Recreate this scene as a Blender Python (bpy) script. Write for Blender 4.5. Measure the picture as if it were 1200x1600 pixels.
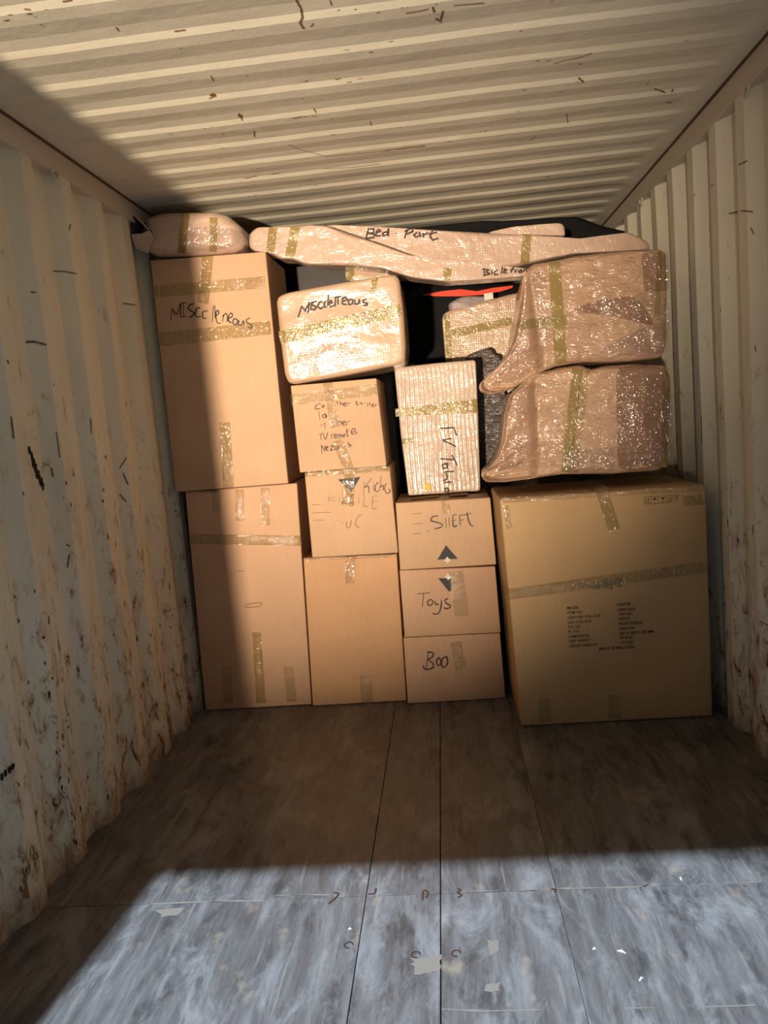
import bpy, bmesh, math, random
from mathutils import Vector, Matrix, noise

# ------------------------------------------------------------------ clear
for o in list(bpy.data.objects):
    bpy.data.objects.remove(o, do_unlink=True)
scene = bpy.context.scene
COL = scene.collection

# ------------------------------------------------------------------ camera
# world: x across the container (0..2.35), y into it, z up from its floor
F = 1180.0
CAM = Vector((1.2778, 0.0, 1.3379))
RT = Vector((0.99348366, 0.07292991, -0.08758676))     # camera right in world
DN = Vector((-0.07781959, -0.12741777, -0.98879160))   # camera down
FW = Vector((-0.08327259, 0.98916426, -0.12091210))    # camera forward
cd = bpy.data.cameras.new('camera')
cam = bpy.data.objects.new('camera', cd)
COL.objects.link(cam)
cam.matrix_world = Matrix(((RT.x, -DN.x, -FW.x, CAM.x),
                           (RT.y, -DN.y, -FW.y, CAM.y),
                           (RT.z, -DN.z, -FW.z, CAM.z), (0, 0, 0, 1)))
cd.sensor_fit = 'VERTICAL'
cd.sensor_height = 36.0
cd.lens = F / 1600.0 * 36.0
cd.clip_start = 0.02
scene.camera = cam

# ------------------------------------------------------------------ world, lamps, exposure
world = bpy.data.worlds.new('dusk_sky')
scene.world = world
world.use_nodes = True
bg = world.node_tree.nodes['Background']
bg.inputs[0].default_value = (0.62, 0.74, 1.0, 1)
bg.inputs[1].default_value = 0.15

def spot(name, loc, target, color, power, size_deg, blend, radius):
    ld = bpy.data.lights.new(name, 'SPOT')
    ld.color = color
    ld.energy = power
    ld.spot_size = math.radians(size_deg)
    ld.spot_blend = blend
    ld.shadow_soft_size = radius
    o = bpy.data.objects.new(name, ld)
    COL.objects.link(o)
    o.location = loc
    d = Vector(target) - Vector(loc)
    o.rotation_euler = d.to_track_quat('-Z', 'Y').to_euler()
    return o

# cool yard floodlight high outside the open doors (lights the near floor under the door header)
spot('yard_floodlight', (-0.53, -4.0, 8.64), (1.2, 1.0, 0.0), (0.64, 0.80, 1.0), 15500, 60, 0.5, 0.10)
# warm vehicle lamp low outside, shining up into the container past the left door post
spot('vehicle_lamp', (-0.28, -6.0, 0.45), (0.48, 3.4, 1.97), (1.0, 0.78, 0.56), 6700, 26.5, 1.0, 0.13)

vs = scene.view_settings
vs.view_transform = 'Standard'
vs.look = 'None'
vs.gamma = 1.0
vs.use_curve_mapping = False
vs.exposure = 0.0

# ------------------------------------------------------------------ helpers
def ray(px, py):
    return RT * ((px - 600) / F) + DN * ((py - 800) / F) + FW

def at(px, py, Y):                      # the point of the plane y = Y seen there
    v = ray(px, py)
    return CAM + v * ((Y - CAM.y) / v.y)

def atx(px, py, X):
    v = ray(px, py)
    return CAM + v * ((X - CAM.x) / v.x)

def atz(px, py, Z=0.0):
    v = ray(px, py)
    return CAM + v * ((Z - CAM.z) / v.z)

def atl(px, py, Y, Z0, k):              # leaning plane y = Y - k (z - Z0)
    v = ray(px, py)
    t = (Y - k * (CAM.z - Z0) - CAM.y) / (v.y + k * v.z)
    return CAM + v * t

def fbm(p, s, o=3):
    return noise.fractal(Vector(p) * s, 1.0, 2.0, o)

def mesh_obj(name, verts, faces, mat, parent=None, smooth=False):
    me = bpy.data.meshes.new(name)
    me.from_pydata([tuple(v) for v in verts], [], faces)
    me.validate()
    me.update()
    if smooth:
        me.polygons.foreach_set('use_smooth', [True] * len(me.polygons))
    if mat:
        me.materials.append(mat)
    o = bpy.data.objects.new(name, me)
    COL.objects.link(o)
    if parent:
        o.parent = parent
        o.matrix_parent_inverse = parent.matrix_world.inverted()
    return o

def tag(o, label, cat, group=None):
    o['label'] = label
    o['category'] = cat
    if group:
        o['group'] = group
    return o

def thing(name, loc, label, cat, group=None):
    o = bpy.data.objects.new(name, None)
    COL.objects.link(o)
    o.location = loc
    o.empty_display_size = 0.05
    o.matrix_world = Matrix.Translation(loc)
    return tag(o, label, cat, group)

def struct(o):
    o['kind'] = 'structure'
    return o

def box_mesh(name, x0, x1, y0, y1, z0, z1, mat, parent=None, bev=0.0):
    bm = bmesh.new()
    bmesh.ops.create_cube(bm, size=1)
    for v in bm.verts:
        v.co = Vector((x0 + (v.co.x + .5) * (x1 - x0), y0 + (v.co.y + .5) * (y1 - y0), z0 + (v.co.z + .5) * (z1 - z0)))
    if bev:
        bmesh.ops.bevel(bm, geom=bm.edges[:], offset=bev, segments=2, affect='EDGES', profile=.5)
    me = bpy.data.meshes.new(name)
    bm.to_mesh(me)
    bm.free()
    me.materials.append(mat)
    o = bpy.data.objects.new(name, me)
    COL.objects.link(o)
    if parent:
        o.parent = parent
        o.matrix_parent_inverse = parent.matrix_world.inverted()
    return o

# ------------------------------------------------------------------ materials
class NT:
    def __init__(s, name):
        s.m = bpy.data.materials.new(name)
        s.m.use_nodes = True
        s.t = s.m.node_tree
        s.b = s.t.nodes['Principled BSDF']
        s.tc = s.t.nodes.new('ShaderNodeTexCoord')
    def n(s, kind, **kw):
        x = s.t.nodes.new(kind)
        for k, v in kw.items():
            setattr(x, k, v)
        return x
    def l(s, a, b):
        s.t.links.new(a, b)
    def map(s, scale, loc=(0, 0, 0), rot=(0, 0, 0)):
        x = s.n('ShaderNodeMapping')
        x.inputs['Scale'].default_value = scale
        x.inputs['Location'].default_value = loc
        x.inputs['Rotation'].default_value = rot
        s.l(s.tc.outputs['Object'], x.inputs['Vector'])
        return x.outputs[0]
    def noise(s, vec, scale, detail=4, rough=.55, dist=0):
        x = s.n('ShaderNodeTexNoise')
        x.inputs['Scale'].default_value = scale
        x.inputs['Detail'].default_value = detail
        x.inputs['Roughness'].default_value = rough
        x.inputs['Distortion'].default_value = dist
        s.l(vec, x.inputs['Vector'])
        return x.outputs['Fac']
    def ramp(s, fac, stops):
        x = s.n('ShaderNodeValToRGB')
        e = x.color_ramp.elements
        while len(e) < len(stops):
            e.new(.5)
        for i, (p, c) in enumerate(stops):
            e[i].position = p
            e[i].color = c if len(c) == 4 else (*c, 1)
        s.l(fac, x.inputs[0])
        return x.outputs[0]
    def mask(s, fac, a, b):
        x = s.n('ShaderNodeMapRange')
        x.inputs[1].default_value = a
        x.inputs[2].default_value = b
        s.l(fac, x.inputs[0])
        return x.outputs[0]
    def math(s, op, a, b):
        x = s.n('ShaderNodeMath', operation=op)
        for i, q in enumerate((a, b)):
            if isinstance(q, (int, float)):
                x.inputs[i].default_value = q
            else:
                s.l(q, x.inputs[i])
        return x.outputs[0]
    def mix(s, fac, a, b, blend='MIX'):
        x = s.n('ShaderNodeMixRGB', blend_type=blend)
        for i, q in enumerate((fac, a, b)):
            if isinstance(q, (int, float)):
                x.inputs[i].default_value = q
            elif isinstance(q, tuple):
                x.inputs[i].default_value = (*q, 1)
            else:
                s.l(q, x.inputs[i])
        return x.outputs[0]
    def bump(s, h, strength, dist=.01, prev=None):
        x = s.n('ShaderNodeBump')
        x.inputs['Strength'].default_value = strength
        x.inputs['Distance'].default_value = dist
        s.l(h, x.inputs['Height'])
        if prev is not None:
            s.l(prev, x.inputs['Normal'])
        return x.outputs[0]
    def sep(s):
        x = s.n('ShaderNodeSeparateXYZ')
        s.l(s.tc.outputs['Object'], x.inputs[0])
        return x.outputs
    def out(s, color=None, rough=.5, normal=None, spec=None, coat=None):
        b = s.b
        if color is not None:
            if isinstance(color, tuple):
                b.inputs['Base Color'].default_value = (*color, 1)
            else:
                s.l(color, b.inputs['Base Color'])
        if isinstance(rough, (int, float)):
            b.inputs['Roughness'].default_value = rough
        else:
            s.l(rough, b.inputs['Roughness'])
        if normal is not None:
            s.l(normal, b.inputs['Normal'])
        if spec is not None:
            b.inputs['Specular IOR Level'].default_value = spec
        if coat is not None:
            b.inputs['Coat Weight'].default_value = coat[0]
            b.inputs['Coat Roughness'].default_value = coat[1]
        return s.m

def flat_mat(name, c, rough=.6, spec=.3):
    return NT(name).out(c, rough, spec=spec)

def paint_mat(name, wall):
    t = NT(name)
    z = t.sep()
    big = t.noise(t.map((1, 1, 1)), 1.6, 4)
    base = t.ramp(big, [(.3, (.57, .545, .44)), (.7, (.66, .63, .52))])
    if wall:
        # grime streaks and rust flakes: denser toward the floor, where the paint is most scuffed
        st = t.noise(t.map((3, 14, 1.3)), 1.0, 6, .6)
        grime = t.math('MULTIPLY', t.mask(st, .46, .70), .55)
        hm = t.mask(t.math('ADD', z[2], t.math('MULTIPLY', t.noise(t.map((1, 3, 1)), 2.2, 3), .9)), 2.1, .3)
        base = t.mix(t.math('MULTIPLY', grime, t.math('ADD', t.math('MULTIPLY', hm, .8), .22)), base, (.34, .26, .17))
        fl = t.noise(t.map((9, 16, 6.5)), 1.5, 9, .72, .6)
        fm = t.mask(t.math('ADD', fl, t.math('MULTIPLY', hm, .12)), .685, .73)
        base = t.mix(t.math('MULTIPLY', t.mask(t.math('ADD', fl, t.math('MULTIPLY', hm, .15)), .60, .72), .8), base, (.33, .19, .09))
        base = t.mix(fm, base, (.065, .032, .018))
        low = t.math('MULTIPLY', t.mask(t.math('ADD', z[2], t.math('MULTIPLY', t.noise(t.map((1, 9, 5)), 2.0, 6, .7), .30)), .27, .11), .85)
        base = t.mix(low, base, (.17, .085, .04))
    else:
        st = t.noise(t.map((1.2, 12, 4)), 1.0, 6, .62)
        base = t.mix(t.math('MULTIPLY', t.mask(st, .54, .75), .38), base, (.36, .28, .19))
        fl = t.noise(t.map((5, 14, 8)), 1.6, 9, .74, .5)
        base = t.mix(t.math('MULTIPLY', t.mask(fl, .69, .76), .9), base, (.15, .07, .03))
    nb = t.bump(t.noise(t.map((1, 1, 1)), 6, 5), .25, .02)
    nb = t.bump(t.noise(t.map((1, 1, 1)), 60, 3), .08, .004, nb)
    return t.out(base, .55, nb, spec=.3)

def floor_mat(name, seed):
    t = NT(name)
    gr = t.noise(t.map((24, 3.2, 1), (seed, 0, 0)), 1.0, 9, .7, .5)
    base = t.ramp(gr, [(.28, (.05, .045, .042)), (.5, (.098, .090, .085)), (.72, (.165, .155, .147))])
    pt = t.noise(t.map((3.4, 1.5, 1), (seed, 3, 0)), 2.0, 9, .72, .8)
    base = t.mix(t.math('MULTIPLY', t.mask(pt, .50, .64), .8), base, (.20, .192, .185))
    sc = t.noise(t.map((46, 2.6, 1), (seed, 7, 0), (0, 0, .12)), 1.0, 5, .6)
    base = t.mix(t.math('MULTIPLY', t.mask(sc, .60, .72), .55), base, (.25, .23, .20))
    dk = t.noise(t.map((5, 2.0, 1), (seed, 11, 0)), 2.0, 8, .7)
    base = t.mix(t.math('MULTIPLY', t.mask(dk, .53, .64), .75), base, (.034, .031, .030))
    tan = t.noise(t.map((6, 4, 1), (seed, 19, 0)), 1.5, 5, .6)
    base = t.mix(t.math('MULTIPLY', t.mask(tan, .60, .70), .55), base, (.27, .21, .145))
    nb = t.bump(gr, .35, .006)
    nb = t.bump(pt, .2, .006, nb)
    return t.out(base, t.mask(gr, .2, 1.1), nb, spec=.35)

def card_mat(name, c, seed=0):
    t = NT(name)
    lo = t.noise(t.map((1, 1, 1), (seed, seed, 0)), 2.5, 5, .6)
    base = t.mix(t.mask(lo, .3, .7), tuple(x * .90 for x in c), tuple(min(1, x * 1.07) for x in c))
    fi = t.noise(t.map((180, 180, 14), (seed, 0, 0)), 1.0, 3, .6)
    base = t.mix(.10, base, t.ramp(fi, [(.3, tuple(x * .6 for x in c)), (.7, tuple(min(1, x * 1.3) for x in c))]))
    flute = t.n('ShaderNodeTexWave', wave_type='BANDS', bands_direction='X')
    flute.inputs['Scale'].default_value = 45
    flute.inputs['Distortion'].default_value = .4
    t.l(t.map((1, 1, 1)), flute.inputs['Vector'])
    nb = t.bump(flute.outputs['Fac'], .05, .002)
    nb = t.bump(lo, .25, .02, nb)
    return t.out(base, .62, nb, spec=.25)

def wrap_mat(name, c1, c2, stretch=(1, 1, 1), crinkle=.6, bubbles=0.0, rough=.2, lines=0):
    """brown paper or board under clear shiny film"""
    t = NT(name)
    lo = t.noise(t.map(stretch), 3.0, 4, .6)
    base = t.mix(t.mask(lo, .35, .65), c1, c2)
    if lines:
        ln = t.noise(t.map((1.4, 1, 22)), 1.0, 4, .55, .5)
        base = t.mix(t.math('MULTIPLY', t.mask(ln, .54, .68), .45), base, tuple(x * .55 for x in c1))
    cr = t.noise(t.map(stretch), 13, 2, .5, 1.8)
    nb = t.bump(cr, 1.0, .011 * crinkle)
    fine = t.noise(t.map((1, 1, 1)), 60, 2, .5, 1.0)
    nb = t.bump(fine, 1.0, .0022 * crinkle, nb)
    if lines:
        nb = t.bump(ln, 1.0, .004, nb)
    if bubbles:
        v = t.n('ShaderNodeTexVoronoi')
        v.inputs['Scale'].default_value = 85
        v.inputs['Randomness'].default_value = .25
        t.l(t.map((1, 1, 1)), v.inputs['Vector'])
        nb = t.bump(t.mask(v.outputs['Distance'], .55, .1), 1.0, .0016 * bubbles, nb)
    m = t.out(base, .5, None, spec=.3)
    t.l(nb, t.b.inputs['Normal'])
    t.b.inputs['Coat Weight'].default_value = 1.0
    t.b.inputs['Coat Roughness'].default_value = rough
    t.b.inputs['Coat IOR'].default_value = 1.5
    t.l(nb, t.b.inputs['Coat Normal'])
    return m

def tape_mat(name, tint, haze, crinkle=.6, rough=.13, hazec=(.5, .42, .25), gloss=.075):
    """clear or olive film: tints what lies under it, with a glossy skin"""
    t = NT(name)
    cr = t.noise(t.map((1, 1, 1)), 42, 1, .5, 2.0)
    nb = t.bump(cr, 1.0, .0050 * crinkle)
    nb = t.bump(t.noise(t.map((1, 1, 1)), 9, 1), 1.0, .004, nb)
    tr = t.n('ShaderNodeBsdfTransparent')
    tr.inputs[0].default_value = (*tint, 1)
    df = t.n('ShaderNodeBsdfDiffuse')
    df.inputs[0].default_value = (*hazec, 1)
    gl = t.n('ShaderNodeBsdfGlossy')
    gl.inputs['Roughness'].default_value = rough
    t.l(nb, gl.inputs['Normal'])
    m1 = t.n('ShaderNodeMixShader')
    m1.inputs[0].default_value = haze
    t.l(tr.outputs[0], m1.inputs[1])
    t.l(df.outputs[0], m1.inputs[2])
    m2 = t.n('ShaderNodeMixShader')
    m2.inputs[0].default_value = gloss
    t.l(m1.outputs[0], m2.inputs[1])
    t.l(gl.outputs[0], m2.inputs[2])
    t.l(m2.outputs[0], t.t.nodes['Material Output'].inputs['Surface'])
    return t.m

M = {}
M['wall'] = paint_mat('cream_paint_wall', True)
M['roof'] = paint_mat('cream_paint_roof', False)
M['rail'] = NT('cream_paint_rail').out((.52, .46, .37), .5, spec=.3)
M['seam'] = flat_mat('roof_seam_sealant', (.10, .055, .035), .7)
M['rust'] = flat_mat('rust_brown', (.055, .027, .016), .9, .1)
M['rust_w'] = flat_mat('rust_scratch', (.17, .105, .065), .9, .1)
M['rust_o'] = flat_mat('rust_orange', (.27, .11, .03), .9, .1)
M['gouge'] = flat_mat('bare_dark_gouge', (.02, .015, .012), .8, .1)
M['under'] = flat_mat('floor_gap', (.012, .011, .010), .9, .1)
M['putty'] = flat_mat('pale_worn_wood', (.175, .148, .118), .9, .1)
M['asphalt'] = flat_mat('asphalt', (.10, .10, .10), .9, .2)
M['steel'] = flat_mat('door_steel', (.30, .20, .14), .5, .4)
for i in range(4):
    M['ply%d' % i] = floor_mat('worn_plywood_%d' % i, i * 5.3)
M['card'] = card_mat('cardboard_pink', (.52, .328, .205), 1)
M['card2'] = card_mat('cardboard_tan', (.52, .34, .21), 4)
M['card_o'] = card_mat('cardboard_orange', (.53, .312, .168), 7)
M['card_y'] = card_mat('cardboard_yellow', (.49, .322, .160), 9)
M['edge'] = flat_mat('cardboard_edge', (.30, .19, .11), .8, .1)
M['ink'] = flat_mat('marker_ink', (.030, .018, .022), .5, .3)
M['ink_t'] = flat_mat('thin_marker_ink', (.10, .055, .045), .6, .2)
M['ink_f'] = flat_mat('faint_ink', (.26, .165, .105), .7, .2)
M['print'] = flat_mat('brown_print', (.07, .03, .014), .7, .2)
M['smudge'] = flat_mat('grey_print', (.25, .20, .11), .7, .2)
M['tri'] = flat_mat('black_symbol', (.035, .032, .036), .6, .3)
M['white'] = flat_mat('white_print', (.62, .58, .52), .6, .3)
M['yellow'] = flat_mat('yellow_sticker', (.75, .45, .06), .4, .5)
M['tape'] = tape_mat('olive_packing_tape', (.86, .83, .65), .10, 2.0, .10, (.42, .34, .16), .12)
M['tape_s'] = tape_mat('clear_packing_tape', (.92, .90, .79), .06, 2.2, .10, (.45, .38, .24), .12)
M['tape_w'] = tape_mat('olive_tape_on_film', (.66, .58, .33), .45, .6, .25, (.40, .32, .13), .04)
M['film'] = tape_mat('clear_film_layer', (.93, .91, .90), .06, 1.0, .12, (.5, .44, .4), .07)
M['film_d'] = tape_mat('grey_film_layer', (.80, .75, .73), .05, 1.0, .12, (.4, .34, .3), .08)
M['rust_l'] = flat_mat('light_rust', (.20, .115, .06), .9, .1)
M['brown_d'] = wrap_mat('dark_gap_brown', (.045, .030, .026), (.07, .047, .04), (1, 1, 5), .8, 0, .3)
M['wrap'] = wrap_mat('wrapped_board', (.40, .25, .16), (.48, .32, .215), (1, 1, 2.6), .9, 0, .12, lines=1)
M['bub'] = wrap_mat('bubble_wrap_brown', (.44, .295, .19), (.52, .37, .26), (1, 1, 1.6), .10, .10, .115)
M['bub_s'] = wrap_mat('bubble_wrap_headboard', (.44, .295, .19), (.52, .37, .26), (1, 1, 1.6), .5, .5, .18)
M['bub_p'] = wrap_mat('bubble_wrap_pink', (.45, .315, .245), (.53, .39, .31), (1.2, 1, 1.2), .45, .25, .18)
M['bub_t'] = wrap_mat('bubble_wrap_ridged', (.44, .33, .26), (.53, .42, .34), (1, 1, .5), .3, .7, .16)
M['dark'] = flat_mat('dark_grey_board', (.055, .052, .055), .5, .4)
M['tarp'] = flat_mat('black_plastic_and_shade', (.007, .007, .008), .75, .12)
M['red'] = flat_mat('red_fabric', (.62, .055, .025), .6, .3)
M['lilac'] = wrap_mat('lilac_fabric', (.26, .20, .21), (.33, .26, .27), (1, 1, 1), .5, 0, .6)
M['chip'] = flat_mat('pale_wood', (.68, .62, .52), .7, .2)
M['hole'] = flat_mat('dark_tube_inside', (.05, .035, .03), .8, .1)

# ------------------------------------------------------------------ the container shell
W, H = 2.35, 2.385
Y0, Y1 = 0.60, 6.45            # door plane, front bulkhead
rnd = random.Random(5)

def corr(y, phase, pitch, depth):
    """0 on the inner crest .. -depth in the recess; a crest ends at phase"""
    q = ((y - phase) / pitch) % 1.0
    if q < .23:
        return -depth * q / .23
    if q < .50:
        return -depth
    if q < .73:
        return -depth * (1 - (q - .50) / .23)
    return 0.0

def corr_ys(phase, pitch, y0, y1):
    ys = {y0, y1}
    k = math.floor((y0 - phase) / pitch) - 1
    while phase + k * pitch < y1:
        for q in (0, .03, .20, .23, .26, .47, .50, .53, .70, .73, .76, .97):
            y = phase + (k + q) * pitch
            if y0 < y < y1:
                ys.add(round(y, 5))
        k += 1
    return sorted(ys)

PL, QL, PR, QR, DW = 3.33, 0.264, 3.30, 0.2588, 0.036
def xl(y): return corr(y, PL, QL, DW)
def xr(y): return W - corr(y, PR, QR, DW)

def wall(name, fx, phase, pitch, out):
    ys = corr_ys(phase, pitch, Y0, Y1)
    zs = [-.02, .02, .3, .6, .9, 1.2, 1.5, 1.8, 2.1, 2.3, H]
    V, Fc = [], []
    for y in ys:
        for z in zs:
            dent = .004 * fbm((out, y, z), 1.7, 2)
            V.append((fx(y) + dent, y, z))
    n, m = len(zs), len(ys)
    for i in range(m - 1):
        for j in range(n - 1):
            f = (i * n + j, (i + 1) * n + j, (i + 1) * n + j + 1, i * n + j + 1)
            Fc.append(f if out > 0 else f[::-1])
    o = mesh_obj(name, V, Fc, M['wall'])
    s = o.modifiers.new('sheet', 'SOLIDIFY')
    s.thickness = .003
    s.offset = 1 if out < 0 else 1
    return struct(o)

wall_left = wall('wall_left', xl, PL, QL, -1)
wall_right = wall('wall_right', xr, PR, QR, 1)
wall_back = struct(box_mesh('wall_back', -.05, W + .05, Y1, Y1 + .03, -.02, H, M['wall']))

# roof: pressed corrugations running across, flat along both edges
CP, CPH, CD = 0.2, 3.082, 0.0068
def zroof(x, y):
    e = min(max((min(x, W - x) - .05) / .07, 0), 1)
    e = e * e * (3 - 2 * e)
    q = ((y - CPH) / CP + .065) % 1.0     # q in 0..0.13: the web that faces the door
    if q < .13:
        h = 1 - q / .13
    elif q < .38:
        h = 0
    elif q < .74:
        h = (q - .38) / .36
    else:
        h = 1
    return H + CD * e * h + .0022 * fbm((x, y, 5), 2.2, 2)
xs = [-.05, .0, .03, .05, .07, .085, .10, .12] + [.12 + (W - .24) * i / 22 for i in range(1, 22)] + [W - a for a in (.12, .10, .085, .07, .05, .03, 0, -.05)]
ys = {Y0, Y1}
k = -14
while CPH + k * CP < Y1:
    for q in (0, .01, .12, .13, .14, .37, .38, .39, .73, .74, .75, .99):
        y = CPH + (k + q - .065) * CP
        if Y0 < y < Y1:
            ys.add(round(y, 5))
    k += 1
ys = sorted(ys)
V = [(x, y, zroof(min(max(x, 0), W), y)) for y in ys for x in xs]
n = len(xs)
Fc = [(i * n + j, (i + 1) * n + j, (i + 1) * n + j + 1, i * n + j + 1) for i in range(len(ys) - 1) for j in range(n - 1)]
ceiling = struct(mesh_obj('ceiling', V, Fc, M['roof']))
sm = ceiling.modifiers.new('sheet', 'SOLIDIFY')
sm.thickness = .003
sm.offset = -1

# top side rails with the dark sealant line against the roof
for nm, xa, xb, xc in (('trim_1', -.05, .004, .004), ('trim_2', W - .004, W + .05, W - .004)):
    r = struct(box_mesh(nm, xa, xb, Y0, Y1, 2.297, H - .001, M['rail'], bev=.003))
    s = 1 if xa < 1 else -1
    box_mesh('sealant_bead', min(xc, xc + s * .007), max(xc, xc + s * .007), Y0, Y1, H - .007, H + .001, M['seam'], r)
# door frame: posts, header, sill; both leaves swung open
struct(box_mesh('trim_3', -.08, .09, Y0 - .10, Y0, -.02, H + .05, M['steel'], bev=.006))
struct(box_mesh('trim_4', W - .09, W + .08, Y0 - .10, Y0, -.02, H + .05, M['steel'], bev=.006))
struct(box_mesh('trim_5', .09, W - .09, Y0 - .10, Y0, 2.28, H + .05, M['steel'], bev=.006))
struct(box_mesh('trim_6', .09, W - .09, Y0 - .10, Y0, -.12, -.004, M['steel'], bev=.006))
for nm, hx, sg in (('door_1', -.085, -1), ('door_2', W + .085, 1)):
    d = struct(box_mesh(nm, 0, 1.12, -.025, .025, .0, 2.28, M['steel'], bev=.006))
    for lx in (.3, .75):
        bar = box_mesh('lock_rod', lx - .015, lx + .015, .03, .06, .05, 2.2, M['rail'], d, .01)
    d.location = (hx, Y0 - .13, 0)
    d.rotation_euler.z = math.radians(-115 if sg < 0 else -65)
ground = struct(box_mesh('ground', -20, 20, -30, Y0 - .10, -.32, -.14, M['asphalt']))

# floor: plywood sheets with open joints over a dark sub-floor
floor = struct(box_mesh('floor', -.05, W + .05, Y0, Y1, -.06, -.024, M['under']))
cols = [-.04, .963, 1.175, 1.497, 2.19, W + .04]
rows = [Y0, 1.985, 4.30, Y1]
GAP = [.001, .0012, .0015, .0005, .0005, .001]
for i in range(len(cols) - 1):
    for j in range(len(rows) - 1):
        o = box_mesh('plywood_panel', cols[i] + GAP[i], cols[i + 1] - GAP[i + 1], rows[j] + .0012, rows[j + 1] - .0012, -.024, 0, M['ply%d' % ((i + j * 2) % 4)], floor, .0012)

def ribbon(pts, nrm, w, off=.0006, jitter=0.0):
    """flat ribbon along world points, facing nrm"""
    P = [Vector(p) for p in pts]
    if len(P) > 2:                        # smooth the stroke
        Q = []
        for i in range(len(P) - 1):
            p0, p1, p2, p3 = P[max(i - 1, 0)], P[i], P[i + 1], P[min(i + 2, len(P) - 1)]
            for s in range(4):
                t = s / 4
                Q.append(.5 * (2 * p1 + (p2 - p0) * t + (2 * p0 - 5 * p1 + 4 * p2 - p3) * t * t + (3 * p1 - p0 - 3 * p2 + p3) * t ** 3))
        Q.append(P[-1])
        P = Q
    V, Fc = [], []
    for i, p in enumerate(P):
        d = (P[min(i + 1, len(P) - 1)] - P[max(i - 1, 0)])
        if d.length < 1e-6:
            d = Vector((1, 0, 0))
        s = d.normalized().cross(nrm).normalized() * w * .5
        ww = 1 + jitter * rnd.uniform(-1, 1)
        e = .55 if i in (0, len(P) - 1) else 1
        V += [p + nrm * off + s * ww * e, p + nrm * off - s * ww * e]
    for i in range(len(P) - 1):
        Fc.append((2 * i, 2 * i + 1, 2 * i + 3, 2 * i + 2))
    return V, Fc

def join(parts):
    V, Fc = [], []
    for v, f in parts:
        b = len(V)
        V += v
        Fc += [tuple(b + q for q in x) for x in f]
    return V, Fc

UP = Vector((0, 0, 1))
# worn pale line along the cross joint, and bent nails / screw heads along it
parts = []
for seg in (((235, 1413), (300, 1410), (370, 1408), (430, 1409)), ((430, 1400), (470, 1398), (520, 1399)), ((720, 1394), (800, 1391), (860, 1391)),
            ((860, 1389), (920, 1388), (1000, 1386)), ((1080, 1383), (1130, 1381), (1182, 1379)), ((690, 1577), (760, 1580), (850, 1578)), ((980, 1576), (1040, 1574)), ((1090, 1574), (1180, 1571))):
    parts.append(ribbon([atz(*p) for p in seg], UP, .0048, .0008, .9))
V, Fc = join(parts)
mesh_obj('worn_joint_edge', V, Fc, M['putty'], floor)
def S(ox, oy, sc, *strokes):
    return [[(ox + x * sc, oy + y * sc) for x, y in st] for st in strokes]
nails = S(480, 1360, .35, [(118, 100), (140, 105), (125, 125), (95, 150)], [(270, 108), (300, 103), (308, 80)], [(515, 135), (520, 90), (540, 100), (530, 125)],
          [(672, 80), (685, 90), (672, 100), (690, 112), (672, 122)], [(1088, 85), (1110, 85), (1105, 100)]) + S(840, 1360, .3, [(550, 85), (575, 75)], [(1070, 80), (1090, 85)])
for st in nails:
    v, f = ribbon([atz(*p) for p in st], UP, .006, .001)
    mesh_obj('bent_nail', v, f, M['rust'], floor)
for c in ((650, 1492), (713, 1490), (545, 1477)):
    p0 = atz(*c)
    ring = [p0 + Vector((math.cos(a) * .011, math.sin(a) * .011, 0)) for a in [i * math.tau / 10 for i in range(9)]]
    v, f = ribbon(ring, UP, .0045, .001)
    mesh_obj('screw_head', v, f, M['rust'], floor)
for quadpx in (((641, 1497), (687, 1494), (687, 1520), (650, 1521)), ((757, 1538), (782, 1536), (780, 1548), (758, 1550)), ((762, 1470), (780, 1468), (778, 1490), (764, 1492)), ((245, 1422), (290, 1418), (280, 1430), (250, 1433))):
    c = sum((atz(*p) for p in quadpx), Vector()) / 4
    ring = []
    for i in range(20):
        a = i / 20 * 4
        j = int(a)
        p = atz(*quadpx[j]).lerp(atz(*quadpx[(j + 1) % 4]), a - j)
        ring.append(p + (p - c) * rnd.uniform(-.25, .2) + UP * .0007)
    mesh_obj('worn_patch', ring + [c + UP * .0007], [(i, (i + 1) % 20, 20) for i in range(20)], M['putty'], floor)

# rust flakes and scratches on the steel
def blob(cpt, u, v, ru, rv, n=9):
    ring = []
    for i in range(n):
        a = i / n * math.tau
        k = rnd.uniform(.5, 1.2)
        ring.append(cpt + u * (math.cos(a) * ru * k) + v * (math.sin(a) * rv * k))
    return [cpt] + ring, [(0, 1 + i, 1 + (i + 1) % n) for i in range(n)]

from mathutils.bvhtree import BVHTree
def tree(o):
    return BVHTree.FromPolygons([tuple(v.co) for v in o.data.vertices], [tuple(p.vertices) for p in o.data.polygons])
T_left, T_right, T_roof = tree(wall_left), tree(wall_right), tree(ceiling)
def wall_pt(px, py, side):
    hit = (T_left if side < 0 else T_right).ray_cast(CAM, ray(px, py).normalized())[0]
    if hit is None:
        hit = atx(px, py, 0 if side < 0 else W)
    return hit + (CAM - hit).normalized() * .0015

def dense(st, step=2.0):
    """the stroke with points every couple of pixels, so that it follows the relief under it"""
    out = []
    for a, b in zip(st[:-1], st[1:]):
        n = max(1, int(math.hypot(b[0] - a[0], b[1] - a[1]) / step))
        out += [(a[0] + (b[0] - a[0]) * i / n, a[1] + (b[1] - a[1]) * i / n) for i in range(n)]
    return out + [st[-1]]

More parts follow.
